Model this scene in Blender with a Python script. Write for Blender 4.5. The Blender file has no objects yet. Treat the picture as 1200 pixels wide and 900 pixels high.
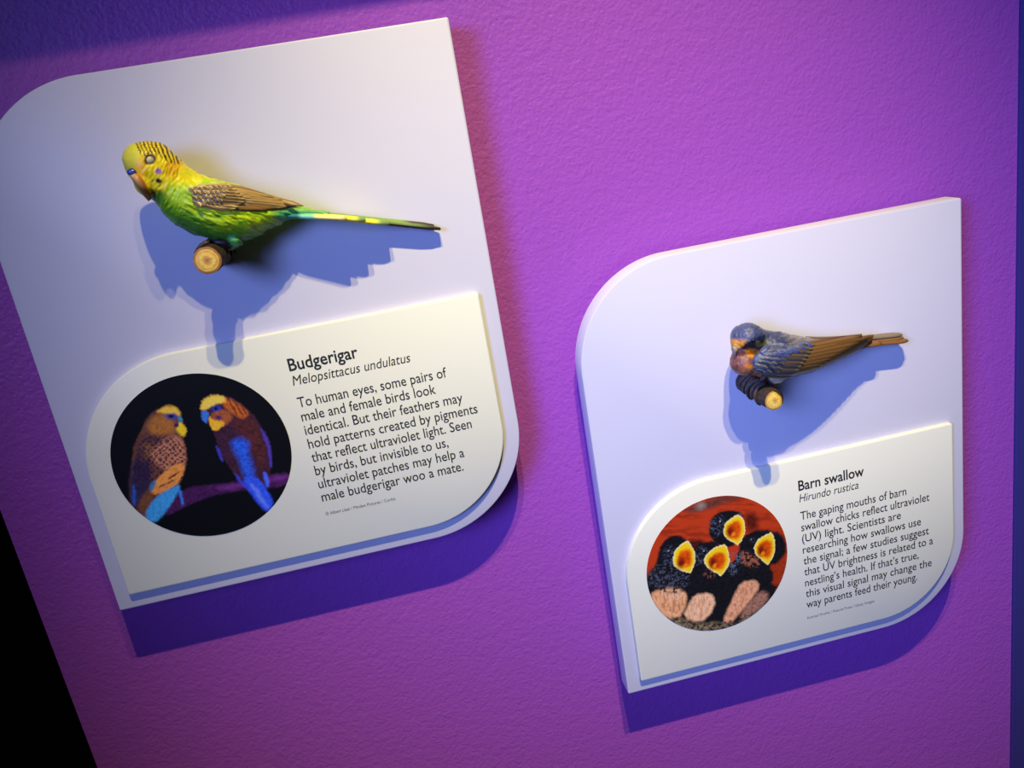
import bpy, bmesh, math, random
import numpy as np
from mathutils import Vector, Matrix
from mathutils.bvhtree import BVHTree

random.seed(7)
SC = bpy.context.scene
COL = SC.collection

# Working frame: x along the wall, y up, z out of the wall, origin at the lower
# left corner of the left sign's face.  H0 lifts it to its height above the floor.
H0 = 1.25
def W(x, y, z=0.0):
    return Vector((x, -z, y + H0))

# ---------------------------------------------------------------- camera
RC = np.array([[0.971624, -0.162135, 0.172215],
               [-0.204301, -0.942183, 0.265616],
               [0.119193, -0.293263, -0.948573]])
CP = np.array([0.228761, 0.279735, 0.568603])
FPX = 993.396
def un(px, py, z=0.0):
    d = RC.T @ np.array([(px-600)/FPX, (py-450)/FPX, 1.0])
    return CP + d*(z-CP[2])/d[2]
def pr(P):
    c = (np.asarray(P)-CP) @ RC.T
    return np.stack([600+FPX*c[..., 0]/c[..., 2], 450+FPX*c[..., 1]/c[..., 2]], -1)

cd = bpy.data.cameras.new('camera'); cam = bpy.data.objects.new('camera', cd); COL.objects.link(cam)
cd.sensor_width = 36.0; cd.lens = FPX/1200*36.0; cd.clip_start = 0.01
def ax(v): return Vector((v[0], -v[2], v[1]))
rx, ry, rz = ax(RC[0]), ax(-RC[1]), ax(-RC[2])
m = Matrix((rx, ry, rz)).transposed().to_4x4(); m.translation = W(*CP)
cam.matrix_world = m
SC.camera = cam

# ---------------------------------------------------------------- world, lamps, exposure
wd = bpy.data.worlds.new('world'); SC.world = wd; wd.use_nodes = True
wd.node_tree.nodes['Background'].inputs[0].default_value = (0.62, 0.50, 0.42, 1)
wd.node_tree.nodes['Background'].inputs[1].default_value = 0.02

def spot(name, pos, aim, power, color, size_deg, blend, radius):
    l = bpy.data.lights.new(name, 'SPOT'); l.energy = power; l.color = color
    l.spot_size = math.radians(size_deg); l.spot_blend = blend; l.shadow_soft_size = radius
    o = bpy.data.objects.new(name, l); COL.objects.link(o)
    o.location = W(*pos)
    o.rotation_euler = (W(*aim)-W(*pos)).to_track_quat('-Z', 'Y').to_euler()
    return o
spot('ceiling_spot', (0.28, 1.30, 0.716), (0.32, 0.00, 0), 45, (1.0, 0.88, 0.40), 40, 1.0, 0.010)
spot('ceiling_spot', (0.39, 1.30, 0.716), (0.45, -0.17, 0), 73, (1.0, 0.88, 0.38), 40, 1.0, 0.010)
spot('blue_display_lamp', (-0.34, 0.46, 1.05), (0.55, 0.06, 0), 106, (0.24, 0.36, 1.0), 43, 1.0, 0.30)

SC.view_settings.view_transform = 'Standard'
SC.view_settings.look = 'None'
SC.view_settings.gamma = 1.0
SC.view_settings.exposure = 0.0

# ---------------------------------------------------------------- helpers
def link(name, me, mat=None, parent=None, kind=None):
    o = bpy.data.objects.new(name, me); COL.objects.link(o)
    if mat is not None and me is not None and len(me.materials) == 0: me.materials.append(mat)
    if parent: o.parent = parent
    if kind: o['kind'] = kind
    return o
def thing(name, label, cat, loc, group=None):
    o = bpy.data.objects.new(name, None); COL.objects.link(o)
    o.location = loc; o['label'] = label; o['category'] = cat; o.empty_display_size = .01
    if group: o['group'] = group
    return o
def adopt(o, root):
    o.parent = root
    o.matrix_parent_inverse = Matrix.Translation(-root.location) if root.type == 'EMPTY' else Matrix()
    return o
def mesh(name, V, F, smooth=True):
    me = bpy.data.meshes.new(name)
    me.from_pydata([tuple(v) for v in V], [], F); me.update()
    if smooth: me.polygons.foreach_set('use_smooth', [True]*len(me.polygons))
    return me
def toB(V):
    V = np.asarray(V, float); return np.stack([V[:, 0], -V[:, 2], V[:, 1]+H0], -1)
def fromB(V):
    V = np.asarray(V, float); return np.stack([V[:, 0], V[:, 2]-H0, -V[:, 1]], -1)
def lin(c):
    c = np.asarray(c, float)/255.0
    return np.where(c <= 0.04045, c/12.92, ((c+0.055)/1.055)**2.4)
def set_col(me, C):
    C = np.asarray(C, float)
    a = me.color_attributes.new('Col', 'FLOAT_COLOR', 'POINT')
    a.data.foreach_set('color', np.concatenate([C, np.ones((len(C), 1))], 1).astype(np.float32).ravel())

def hash3(ix, iy, iz, s):
    h = (ix*374761393 + iy*668265263 + iz*2147483647 + s*974634777) & 0xffffffff
    h = ((h ^ (h >> 13))*1274126177) & 0xffffffff
    h = (h ^ (h >> 16)) & 0xffffffff
    return h/4294967295.0
def noise(P, s=0):
    P = np.asarray(P, float)
    if P.shape[-1] == 2: P = np.concatenate([P, np.zeros(P.shape[:-1]+(1,))], -1)
    i = np.floor(P).astype(np.int64); f = P-i; f = f*f*(3-2*f); r = 0
    for a in (0, 1):
        for b in (0, 1):
            for c in (0, 1):
                w = (f[..., 0] if a else 1-f[..., 0])*(f[..., 1] if b else 1-f[..., 1])*(f[..., 2] if c else 1-f[..., 2])
                r = r + w*hash3(i[..., 0]+a, i[..., 1]+b, i[..., 2]+c, s)
    return r
def fbm(P, s=0, n=3):
    r = 0; a = .5; t = 0
    for k in range(n): r = r+a*noise(np.asarray(P)*2**k, s+k*17); t += a; a *= .5
    return r/t

def poly_cov(Q, poly, soft):
    """soft coverage (0..1) of a closed polygon at the points Q"""
    P = np.asarray(poly, float); n = len(P)
    # round the outline off with one pass of corner cutting, keeping sharp tips where a point is doubled
    P = np.stack([P*.75+np.roll(P, -1, 0)*.25, P*.25+np.roll(P, -1, 0)*.75], 1).reshape(-1, 2)
    out = np.zeros(len(Q)); lo = P.min(0)-soft*2; hi = P.max(0)+soft*2
    sel = np.where(((Q >= lo) & (Q <= hi)).all(1))[0]
    if len(sel) == 0: return out
    q = Q[sel]; ins = np.zeros(len(q), bool); dm = np.full(len(q), 1e18)
    for k in range(len(P)):
        a = P[k]; b = P[(k+1) % len(P)]; d = b-a
        t = np.clip(((q-a)@d)/max(d@d, 1e-12), 0, 1)
        e = q-(a+t[:, None]*d); dm = np.minimum(dm, (e*e).sum(1))
        c = (a[1] > q[:, 1]) != (b[1] > q[:, 1])
        if abs(d[1]) > 1e-12: ins ^= c & (q[:, 0] < a[0]+(q[:, 1]-a[1])*d[0]/d[1])
    sd = np.sqrt(dm)*np.where(ins, 1, -1)
    out[sel] = np.clip(.5+sd/(2*soft), 0, 1)
    return out
def paint(Q, base, layers, warp=0, wscale=20., seed=0, fine=0):
    """Q points; layers (polygon, rgb 0-255, softness, mottling[, stripes]).  Returns linear rgb."""
    Q = np.asarray(Q, float)
    if warp:
        Q = Q+warp*(np.stack([fbm(Q/wscale, seed), fbm(Q/wscale, seed+50)], -1)-.5)*2
    if fine: Q = Q+fine*(np.stack([noise(Q/(wscale*.22), seed+91), noise(Q/(wscale*.22), seed+95)], -1)-.5)*2
    C = np.tile(lin(base), (len(Q), 1))
    for k, L in enumerate(layers):
        poly, rgb, soft, mot = L[:4]
        if len(poly) == 3 and not hasattr(poly[0], '__len__'):     # circle: x, y, r
            x, y, r = poly; cov = np.clip(.5+(r-np.hypot(Q[:, 0]-x, Q[:, 1]-y))/(2*soft), 0, 1)
        elif len(poly) == 5 and not hasattr(poly[0], '__len__'):   # ellipse: x, y, a, b, angle
            x, y, a, b, an = poly; ca, sa = math.cos(math.radians(an)), math.sin(math.radians(an))
            u = ((Q[:, 0]-x)*ca+(Q[:, 1]-y)*sa)/a; v = (-(Q[:, 0]-x)*sa+(Q[:, 1]-y)*ca)/b
            cov = np.clip(.5+(1-np.hypot(u, v))*min(a, b)/(2*soft), 0, 1)
        else: cov = poly_cov(Q, poly, soft)
        if len(L) > 4: cov = cov*L[4](Q)
        c = lin(rgb)[None]*(1+mot*(fbm(Q/(wscale*.35), seed+k*7, 3)-.5)[:, None]*2) if mot else lin(rgb)[None]
        C = C*(1-cov[:, None])+np.clip(c, 0, 1)*cov[:, None]
    return C

# ---------------------------------------------------------------- materials
def mat(name, color=None, rough=.5, vcol=False, bump=None, spec=.5, sss=0, coat=0, noisecol=None):
    m = bpy.data.materials.new(name); m.use_nodes = True
    nt = m.node_tree; b = nt.nodes['Principled BSDF']
    b.inputs['Roughness'].default_value = rough
    b.inputs['Specular IOR Level'].default_value = spec
    if color is not None: b.inputs['Base Color'].default_value = (*color, 1)
    if vcol:
        a = nt.nodes.new('ShaderNodeAttribute'); a.attribute_name = 'Col'
        nt.links.new(a.outputs['Color'], b.inputs['Base Color'])
    tc = nt.nodes.new('ShaderNodeTexCoord')
    if noisecol:
        n = nt.nodes.new('ShaderNodeTexNoise'); n.inputs['Scale'].default_value = noisecol[0]; n.inputs['Detail'].default_value = 4
        r = nt.nodes.new('ShaderNodeValToRGB')
        r.color_ramp.elements[0].position = .35; r.color_ramp.elements[1].position = .68
        r.color_ramp.elements[0].color = (*noisecol[1], 1); r.color_ramp.elements[1].color = (*noisecol[2], 1)
        nt.links.new(tc.outputs['Object'], n.inputs['Vector']); nt.links.new(n.outputs['Fac'], r.inputs['Fac'])
        nt.links.new(r.outputs['Color'], b.inputs['Base Color'])
    if bump:
        prev = None
        for sc_, det, strength, dist in bump:
            n = nt.nodes.new('ShaderNodeTexNoise'); n.inputs['Scale'].default_value = sc_; n.inputs['Detail'].default_value = det
            bp = nt.nodes.new('ShaderNodeBump'); bp.inputs['Strength'].default_value = strength; bp.inputs['Distance'].default_value = dist
            nt.links.new(tc.outputs['Object'], n.inputs['Vector']); nt.links.new(n.outputs['Fac'], bp.inputs['Height'])
            if prev: nt.links.new(prev.outputs['Normal'], bp.inputs['Normal'])
            prev = bp
        nt.links.new(prev.outputs['Normal'], b.inputs['Normal'])
    if sss:
        b.inputs['Subsurface Weight'].default_value = sss; b.inputs['Subsurface Scale'].default_value = .004
        b.inputs['Subsurface Radius'].default_value = (1, 1, 1)
    if coat: b.inputs['Coat Weight'].default_value = coat; b.inputs['Coat Roughness'].default_value = .25
    return m
M_wall = mat('purple_wall_paint', (.365, .078, .50), .45, bump=[(420, 2, .8, .0007), (150, 2, .6, .0007)], spec=.35)
M_board = mat('lavender_white_lacquer', (.67, .635, .765), .42, bump=[(120, 3, .10, .0005), (700, 2, .10, .0001)], spec=.4)
M_label = mat('cream_acrylic', (.83, .805, .685), .38, spec=.35)
M_ink = mat('black_ink', (.012, .012, .014), .6)
M_greyink = mat('grey_ink', (.11, .10, .14), .6)
M_print = mat('gloss_photo_print', rough=.45, vcol=True, spec=.2)
M_dark = mat('black_paint', (.012, .010, .016), .7)
M_trim = mat('dark_blue_paint', (.05, .04, .22), .4)
M_edge = mat('trim_edge', (.25, .18, .45), .3)
M_feather = mat('painted_feathers', rough=.42, vcol=True, bump=[(1800, 2, .25, .0002)], spec=.4)
M_gloss = mat('glossy_painted_feathers', rough=.28, vcol=True, bump=[(1500, 3, .9, .0004)], spec=.6)
M_bark = mat('dark_bark', rough=.75, bump=[(500, 4, .9, .0008)], noisecol=(400, (.012, .008, .008), (.07, .035, .025)))
M_wood = mat('sawn_wood_end', rough=.6, vcol=True, bump=[(900, 3, .6, .0004)])
M_eye = mat('cream_eye', (.62, .57, .34), .35)
M_black = mat('glossy_black', (.01, .01, .012), .25)
M_floor = mat('dark_floor', (.05, .04, .06), .6)

# ---------------------------------------------------------------- the setting
ZW = -0.032                                       # face of the wall
def box(name, lo, hi, m_, parent=None, kind=None, bev=0):
    bm = bmesh.new(); bmesh.ops.create_cube(bm, size=1)
    a = W(lo[0], lo[1], lo[2]); b = W(hi[0], hi[1], hi[2])
    for v in bm.verts:
        v.co = Vector([(a[i]+b[i])/2+v.co[i]*abs(b[i]-a[i]) for i in range(3)])
    if bev: bmesh.ops.bevel(bm, geom=bm.edges[:], offset=bev, segments=2, affect='EDGES')
    me = bpy.data.meshes.new(name); bm.to_mesh(me); bm.free()
    return link(name, me, m_, parent, kind)
box('wall_back', (-.0667, -H0, ZW-.10), (.7225, 1.45, ZW), M_wall, kind='structure', bev=.0008)
box('wall_left', (-3.2, -H0, ZW-.62), (-.0667, 1.45, ZW-.50), M_dark, kind='structure')
tr = box('trim_1', (.7225, -H0, ZW-.10), (.82, 1.45, ZW+.004), M_trim, kind='structure', bev=.001)
box('wall_right', (.82, -H0, ZW-.10), (2.0, 1.45, ZW), M_trim, kind='structure')
box('floor', (-3.2, -H0-.05, ZW-.62), (2.0, -H0, 2.2), M_floor, kind='structure')
box('ceiling', (-3.2, 1.45, ZW-.62), (2.0, 1.50, 2.2), M_dark, kind='structure')
# header ledge above the frame, which shades the top of the wall
hd = thing('header_ledge', 'dark horizontal ledge projecting from the purple wall above both signs', 'ledge', W(.33, .55, ZW))
adopt(box('board', (-.0667, .56, ZW), (.7225, .585, .125), M_dark), hd)
adopt(box('bracket', (.072, .45, ZW), (.088, .56, .028), M_dark), hd)

# ---------------------------------------------------------------- signs
PW, PH = 0.30, 0.34693
def outline(x0, y0, x1, y1, rt, rb, ins=0, rs=.0015, n=40):
    x0 += ins; y0 += ins; x1 -= ins; y1 -= ins; P = []
    def arc(cx, cy, r, a0, k):
        for i in range(k+1):
            a = math.radians(a0+90*i/k); P.append((cx+r*math.cos(a), cy+r*math.sin(a)))
    rt -= ins; rb -= ins; rs = max(rs-ins, .0004)
    arc(x1-rs, y1-rs, rs, 0, 4); arc(x0+rt, y1-rt, rt, 90, n)
    arc(x0+rs, y0+rs, rs, 180, 4); arc(x1-rb, y0+rb, rb, 270, n)
    return P
def slab(name, args, z0, z1, bev, m_, off):
    prof = [(0, z0), (0, z1-bev), (bev*.3, z1-bev*.3), (bev, z1)]
    rings = [[(x+off[0], y+off[1], z) for x, y in outline(*args, ins=i)] for i, z in prof]
    n = len(rings[0]); V = [p for r in rings for p in r]; F = []
    for k in range(len(rings)-1):
        for i in range(n):
            j = (i+1) % n; F.append((k*n+i, k*n+j, (k+1)*n+j, (k+1)*n+i))
    F.append(tuple(range((len(rings)-1)*n, len(rings)*n))); F.append(tuple(reversed(range(n))))
    me = mesh(name, toB(V), F, True)
    me.polygons[len(F)-1].use_smooth = False; me.polygons[len(F)-2].use_smooth = False
    try: me.set_sharp_from_angle(angle=math.radians(30))
    except Exception: pass
    return link(name, me, m_)
ZL = .0045
def text(s, x, y, width, size, m_, off, bold=0, shear=0, name='text_line'):
    c = bpy.data.curves.new(name, 'FONT'); c.body = s; c.size = size; c.resolution_u = 3
    c.offset = bold; c.shear = shear; c.fill_mode = 'FRONT'
    o = bpy.data.objects.new(name, c); COL.objects.link(o)
    dg = bpy.context.evaluated_depsgraph_get()
    me = bpy.data.meshes.new_from_object(o.evaluated_get(dg))
    bpy.data.objects.remove(o); bpy.data.curves.remove(c)
    V = np.empty(len(me.vertices)*3); me.vertices.foreach_get('co', V); V = V.reshape(-1, 3)
    sx = width/(V[:, 0].max()-V[:, 0].min()); V[:, 0] = (V[:, 0]-V[:, 0].min())*sx
    Q = np.stack([V[:, 0]+x+off[0], V[:, 1]+y+off[1], np.full(len(V), ZL+.00012)], -1)
    me.vertices.foreach_set('co', toB(Q).ravel()); me.update()
    me.materials.clear()
    return link(name, me, m_)

def disc_print(cx, cy, r, off, painter, nr=115, na=400):
    V = [(cx, cy)]
    for i in range(1, nr+1):
        for j in range(na):
            a = 2*math.pi*j/na; V.append((cx+r*i/nr*math.cos(a), cy+r*i/nr*math.sin(a)))
    V = np.array(V)+np.array(off); P = np.concatenate([V, np.full((len(V), 1), ZL+.0003)], 1)
    C = painter(pr(P))
    rim = P[-na:].copy(); rim[:, 2] = ZL
    P = np.concatenate([P, rim]); C = np.concatenate([C, C[-na:]])
    F = [(0, 1+j, 1+(j+1) % na) for j in range(na)]
    for i in range(nr):
        b = 1+i*na
        for j in range(na):
            k = (j+1) % na; F.append((b+j, b+na+j, b+na+k, b+k))
    me = mesh('printed_photo', toB(P), F, False); set_col(me, C)
    return link('printed_photo', me, M_print)

def crop(ox, oy, s, E):
    """painter for outlines noted in a picture-local frame"""
    return (lambda Q: (Q-np.array([ox, oy]))*s), E

def budgie_print(Q):
    q = (Q-np.array([120, 430]))*(986/230)
    scal = lambda Q: np.clip(np.sin(Q[:, 1]*.22+6*fbm(Q/28, 3))*np.sin(Q[:, 0]*.22+6*fbm(Q/28, 9))*3, 0, 1)*.85
    bars = lambda Q: np.clip(np.sin(Q[:, 0]*.28-Q[:, 1]*.16+2*fbm(Q/40, 5))*2, 0, 1)*.7
    L = [
     ([(300,760),(330,690),(400,608),(560,592),(700,570),(800,550),(960,525),(950,585),(850,612),(650,625),(520,655),(420,700)], (62,24,74), 5, .6),
     ([(560,605),(700,583),(800,562),(940,540),(940,560),(800,585),(600,622)], (92,38,110), 8, .5),
     # left bird
     ([(160,380),(200,320),(215,270),(250,225),(300,200),(350,195),(388,215),(400,260),(420,310),(412,350),(405,380),(420,450),(415,520),(395,580),(350,620),(320,650),(270,780),(180,760),(140,690),(135,600),(150,480)], (98,60,48), 6, .7),
     ([(150,480),(190,430),(240,450),(250,560),(230,640),(215,720),(180,740),(140,690),(135,600)], (46,34,62), 14, .7),
     ([(165,400),(215,330),(300,330),(300,430),(240,470),(190,470)], (86,52,52), 18, .8),
     ([(205,400),(250,370),(265,430),(220,470)], (120,80,48), 14, .8),
     ([(230,270),(290,232),(360,262),(370,330),(300,350),(230,330)], (158,98,46), 14, .4),
     ([(270,225),(300,203),(350,194),(388,216),(388,250),(350,236),(300,232)], (228,176,58), 8, .2),
     ([(380,282),(402,276),(424,316),(412,354),(386,336),(368,312)], (232,188,34), 6, .3),
     ([(378,238),(402,256),(402,286),(378,268)], (46,132,168), 4, .2),
     ((345,246,30,15,10), (58,62,150), 6, .3), ((346,245,11,9,0), (10,10,24), 4, 0),
     ((371,292,13,12,0), (64,22,84), 4, 0),
     ([(290,380),(350,340),(400,360),(420,440),(412,520),(340,530),(260,480),(240,430)], (176,112,84), 10, .5),
     ([(180,360),(290,340),(400,360),(420,440),(412,520),(340,560),(250,600),(180,600),(170,480)], (44,18,50), 10, 0, scal),
     ([(400,470),(416,520),(385,580),(310,632),(245,642),(238,610),(290,540)], (216,134,64), 5, .4),
     ([(330,555),(390,520),(392,526),(335,566)], (90,50,40), 3, 0), ([(280,600),(370,560),(370,566),(285,608)], (110,60,40), 3, 0),
     ([(232,600),(262,560),(270,580),(246,630)], (60,110,160), 5, .3),
     ([(330,612),(395,585),(370,650),(312,735),(262,790),(205,755),(250,670)], (56,142,208), 6, .35),
     ([(150,590),(165,600),(170,700),(150,690)], (30,80,170), 5, .4),
     ([(230,610),(260,640),(215,740),(170,720),(200,650)], (104,62,44), 8, .5),
     ([(374,610),(394,616),(404,650),(408,692),(395,694),(388,650)], (48,112,208), 4, .2),
     # right bird
     ([(492,200),(510,160),(560,142),(640,148),(700,188),(755,235),(800,300),(845,380),(853,470),(832,560),(812,610),(858,700),(830,740),(760,660),(735,600),(690,580),(640,510),(590,420),(560,330),(535,290),(505,270)], (54,28,46), 5, .6),
     ([(640,250),(740,235),(800,320),(830,430),(800,520),(750,420),(680,330)], (74,34,36), 20, .7),
     ([(600,146),(680,180),(745,235),(700,262),(650,230),(600,190)], (178,88,32), 8, .4),
     ([(620,150),(680,180),(740,230),(690,255),(630,200)], (60,20,30), 4, 0, bars),
     ([(550,215),(640,215),(656,260),(610,300),(545,290)], (150,78,44), 8, .4),
     ([(490,205),(508,160),(560,141),(618,148),(612,184),(560,188),(522,216),(497,216)], (242,190,74), 6, .15),
     ([(535,245),(556,268),(612,272),(604,305),(572,324),(542,308)], (228,166,42), 5, .35),
     ((585,256,18,10,20), (78,30,90), 5, 0),
     ((572,208,24,16,0), (44,52,160), 5, .2), ((571,208,9,8,0), (12,12,40), 3, 0),
     ([(497,216),(537,224),(532,262),(520,290),(502,256)], (52,108,196), 4, .2),
     ([(645,370),(700,355),(735,380),(732,430),(758,520),(765,570),(715,565),(695,480),(655,410)], (36, 80, 200), 20, .7),
     ([(700,555),(770,548),(812,590),(850,660),(858,700),(830,740),(750,650)], (44,76,216), 7, .4),
     ([(735,590),(760,585),(835,700),(826,716)], (84,110,236), 5, .2),
     ([(788,296),(820,335),(850,420),(852,500),(838,500),(836,425),(812,355)], (70,54,160), 5, .3),
     ([(802,525),(826,530),(840,605),(826,608)], (66,92,226), 4, .2),
     ([(568,385),(596,425),(610,475),(596,468),(578,430)], (60,56,170), 5, .2),
     ([(655,520),(700,570),(745,610),(735,616),(690,585)], (54,60,190), 5, .2),
    ]
    return np.clip(paint(q, (9, 9, 12), L, warp=5, wscale=26, seed=4, fine=3)/.72, 0, 1)

def chicks_print(Q):
    q = (Q-np.array([740, 570]))*(947/200)
    fuzz = lambda Q: np.clip((fbm(Q/9, 31)-.5)*6+.35, 0, 1)
    tuft = lambda Q: np.clip((fbm(Q/7, 77)-.52)*9, 0, 1)
    grain = lambda Q: np.clip((fbm(Q*np.array([.012, .06]), 21)-.5)*5+.3, 0, 1)*.6
    K = (22, 21, 26); Y = (252, 198, 22); O = (206, 74, 10); T = (232, 166, 120)
    def mouth(o, i, t):
        cx = np.mean(np.array(o), 0)
        big = [tuple(cx+(np.array(p)-cx)*1.07) for p in o]
        ci = np.mean(np.array(i), 0)
        wide = [tuple(ci+(np.array(p)-ci)*1.16+np.array([3, 0])) for p in i]
        return [(big, (250, 236, 176), 2, .05), (o, Y, 3, .12), (wide, (236, 150, 22), 7, .25), (i, O, 9, .5), ((i[0][0]+24, t[1]-14, 19, 30, 10), (112, 26, 10), 12, .3), ((t[0], t[1], 13, 9, -60), (250, 128, 24), 4, .1)]
    L = [
     ([(60,40),(900,40),(900,300),(60,300)], (120,34,16), 10, 0, grain),
     ([(280,130),(400,85),(520,50),(620,60),(520,88),(420,130),(330,150)], (96,52,44), 16, .5),
     ((385,110,26,18,-20), (140,120,110), 12, .3),
     ([(620,150),(700,150),(700,240),(640,240)], (84,24,16), 18, .4),
     ([(300,300),(400,290),(420,340),(320,360)], (70,22,18), 14, .4),
     ([(740,260),(830,250),(870,340),(830,430),(780,440)], (30,20,22), 10, .4),
     ([(80,470),(200,430),(860,430),(800,600),(700,820),(200,820),(60,620)], K, 12, .6),
     ([(740,440),(870,380),(870,520),(780,560)], (150,46,20), 10, .3),
    ]
    L += [([(150,350),(190,290),(240,268),(290,280),(315,310),(250,370),(235,440),(262,480),(330,480),(322,570),(120,610),(84,570),(104,490),(140,430)], K, 6, .6),
          ([(432,200),(470,150),(540,130),(600,140),(628,170),(550,190),(520,240),(530,290),(585,325),(520,345),(450,300),(428,250)], K, 5, .6),
          ([(350,330),(440,298),(505,318),(410,390),(405,430),(440,475),(505,490),(500,570),(460,610),(350,590),(328,540),(345,470),(345,380)], K, 6, .6),
          ([(600,300),(660,250),(740,238),(785,255),(840,280),(850,360),(810,430),(760,436),(795,500),(760,560),(700,565),(560,560),(530,510),(560,420),(590,380)], K, 6, .6),
          ([(90,430),(320,430),(320,580),(90,580)], (70,74,92), 8, .3, tuft),
          ([(540,360),(620,360),(600,470),(540,500)], (86,94,118), 8, .3, tuft),
          ([(430,190),(520,150),(510,260),(440,290)], (74,82,104), 8, .3, tuft),
          ([(350,340),(430,330),(400,420),(350,440)], (74,82,104), 8, .3, tuft),
          ([(180,330),(250,330),(230,450),(170,430)], (66,74,98), 8, .3, tuft),
          ([(620,350),(700,400),(720,440),(640,450),(600,410)], (150,86,66), 10, .4, fuzz),
          ([(395,470),(440,460),(480,495),(420,520)], (120,72,60), 8, .4, fuzz),
          ([(560,175),(600,150),(620,160),(540,200)], (96,80,90), 6, .3)]
    L += mouth([(232,400),(248,350),(278,322),(310,308),(310,308),(310,308),(332,335),(350,365),(352,410),(338,450),(325,478),(325,478),(325,478),(290,468),(255,452),(236,430)], [(250,405),(268,370),(300,350),(325,360),(335,400),(318,445),(280,445),(256,430)], (300,440))
    L += mouth([(408,408),(425,372),(465,342),(515,325),(515,325),(515,325),(532,350),(541,385),(538,430),(518,465),(495,490),(495,490),(495,490),(465,475),(436,455),(412,432)], [(428,412),(452,382),(490,366),(518,380),(520,415),(500,455),(470,458),(440,438)], (462,440))
    L += mouth([(512,245),(525,208),(555,180),(592,165),(592,165),(592,165),(618,182),(628,215),(626,262),(608,300),(590,322),(590,322),(590,322),(560,305),(532,288),(515,268)], [(525,245),(545,212),(575,194),(602,205),(606,250),(590,290),(562,290),(538,272)], (565,268))
    L += mouth([(682,350),(692,312),(730,280),(775,262),(775,262),(775,262),(790,290),(796,330),(790,375),(772,408),(755,430),(755,430),(755,430),(725,405),(695,382)], [(696,348),(715,315),(750,296),(776,312),(778,350),(760,395),(730,388),(705,370)], (728,372))
    plume = lambda Q: np.clip((fbm(np.stack([Q[:, 0]/5, Q[:, 1]/22], -1), 63)-.5)*7+.2, 0, 1)*.55
    for x, y in ((210,362),(405,365),(497,200),(670,298)):
        L += [((x,y,15,14,0), (60,62,76), 4, 0), ((x,y,11,11,0), (8,8,12), 3, 0), ((x-4,y-4,3), (200,205,220), 2, 0)]
    L += [([(140,568),(280,572),(314,610),(296,680),(262,732),(190,735),(130,660),(104,612)], T, 9, .3),
          ([(350,600),(440,592),(468,630),(445,700),(380,760),(285,728),(318,655)], (240,184,146), 8, .3),
          ([(610,530),(692,515),(708,560),(665,630),(600,705),(548,760),(505,748),(548,650),(578,590)], (226,160,122), 8, .35),
          ([(716,575),(770,600),(720,680),(620,735),(600,720),(650,650)], (150,104,88), 10, .8),
          ([(180,570),(260,572),(300,610),(250,640),(170,620)], (236,180,140), 20, .3),
          ([(110,560),(320,560),(300,740),(120,740)], (150, 84, 52), 12, 0, lambda Q: plume(Q)*poly_cov(Q, [(140,568),(314,600),(262,732),(120,640)], 6)),
          ([(285,590),(470,590),(450,770),(285,750)], (176, 110, 76), 12, 0, lambda Q: plume(Q)*poly_cov(Q, [(350,600),(468,620),(380,760),(290,728)], 6)),
          ([(500,510),(720,510),(640,770),(500,770)], (158, 92, 60), 12, 0, lambda Q: plume(Q)*poly_cov(Q, [(620,530),(705,530),(600,705),(520,750)], 6)),
          ([(120,560),(320,560),(320,590),(120,590)], K, 6, .2, fuzz),
          ([(200,720),(290,735),(380,762),(500,752),(560,770),(640,725),(770,640),(790,700),(700,790),(500,830),(300,820)], (128,108,84), 10, .9),
          ([(200,720),(290,735),(380,762),(500,752),(640,725),(770,640),(700,790),(500,830),(300,820)], (40,34,32), 6, .3, fuzz),
          ([(500,600),(545,560),(570,580),(520,700),(480,740),(460,700)], K, 8, .3)]
    return np.clip(paint(q, (182, 56, 24), L, warp=5, wscale=26, seed=8, fine=2.5)/.86, 0, 1)

def sign(off, label, head, headw, latin, latw, lines, y0, dy, credit, credw, x, painter, photo_label, fs):
    root = thing('wall_sign', label, 'sign', W(off[0]+.15, off[1], ZW), 'bird signs on the purple wall')
    adopt(slab('backboard', (0, 0, PW, PH, .075, .075), -.017, 0, .0012, M_board, off), root)
    for sx, sy in ((.07, .06), (.23, .06), (.07, .28), (.23, .28)):
        adopt(box('standoff', (off[0]+sx-.018, off[1]+sy-.018, ZW), (off[0]+sx+.018, off[1]+sy+.018, -.0165), M_dark), root)
    lp = adopt(slab('label_plate', (.0109, .0123, .2878, .1730, .0735, .065), 0.0, ZL, .0011, M_label, off), root)
    def sub(o): o.parent = lp; o.matrix_parent_inverse = Matrix(); return o
    ph = sub(disc_print(.0845, .100, .058, off, painter)); ph['label'] = photo_label
    sub(text(head, x, head_y[0] if off[0] == 0 else head_y[1], headw, .0122, M_ink, off, bold=.00018, name='heading'))
    sub(text(latin, x, .1357 if off[0] == 0 else .1366, latw, .0098, M_ink, off, shear=.2, name='latin_name'))
    for i, (s, w) in enumerate(lines):
        sub(text(s, x, y0-dy*i, w, fs, M_ink, off, bold=.00004))
    sub(text(credit, x, .0388 if off[0] == 0 else .0309, credw, .0034, M_greyink, off, name='credit_line'))
    return root
head_y = (.1460, .1465)
DX, DY = 0.350911, -0.174109
sign((0, 0), 'large white sign at upper left titled Budgerigar, showing two birds on black', 'Budgerigar', .0463,
     'Melopsittacus undulatus', .0800,
     [('To human eyes, some pairs of', .1022), ('male and female birds look', .0926), ('identical. But their feathers may', .1098),
      ('hold patterns created by pigments', .1186), ('that reflect ultraviolet light. Seen', .1126), ('by birds, but invisible to us,', .0939),
      ('ultraviolet patches may help a', .1036), ('male budgerigar woo a mate.', .1011)], .1200, .01006,
     '© Albert Lleal / Minden Pictures / Corbis', .0495, .1538, budgie_print,
     'round photo of two budgerigars on a dark branch against black', .0104)
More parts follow.
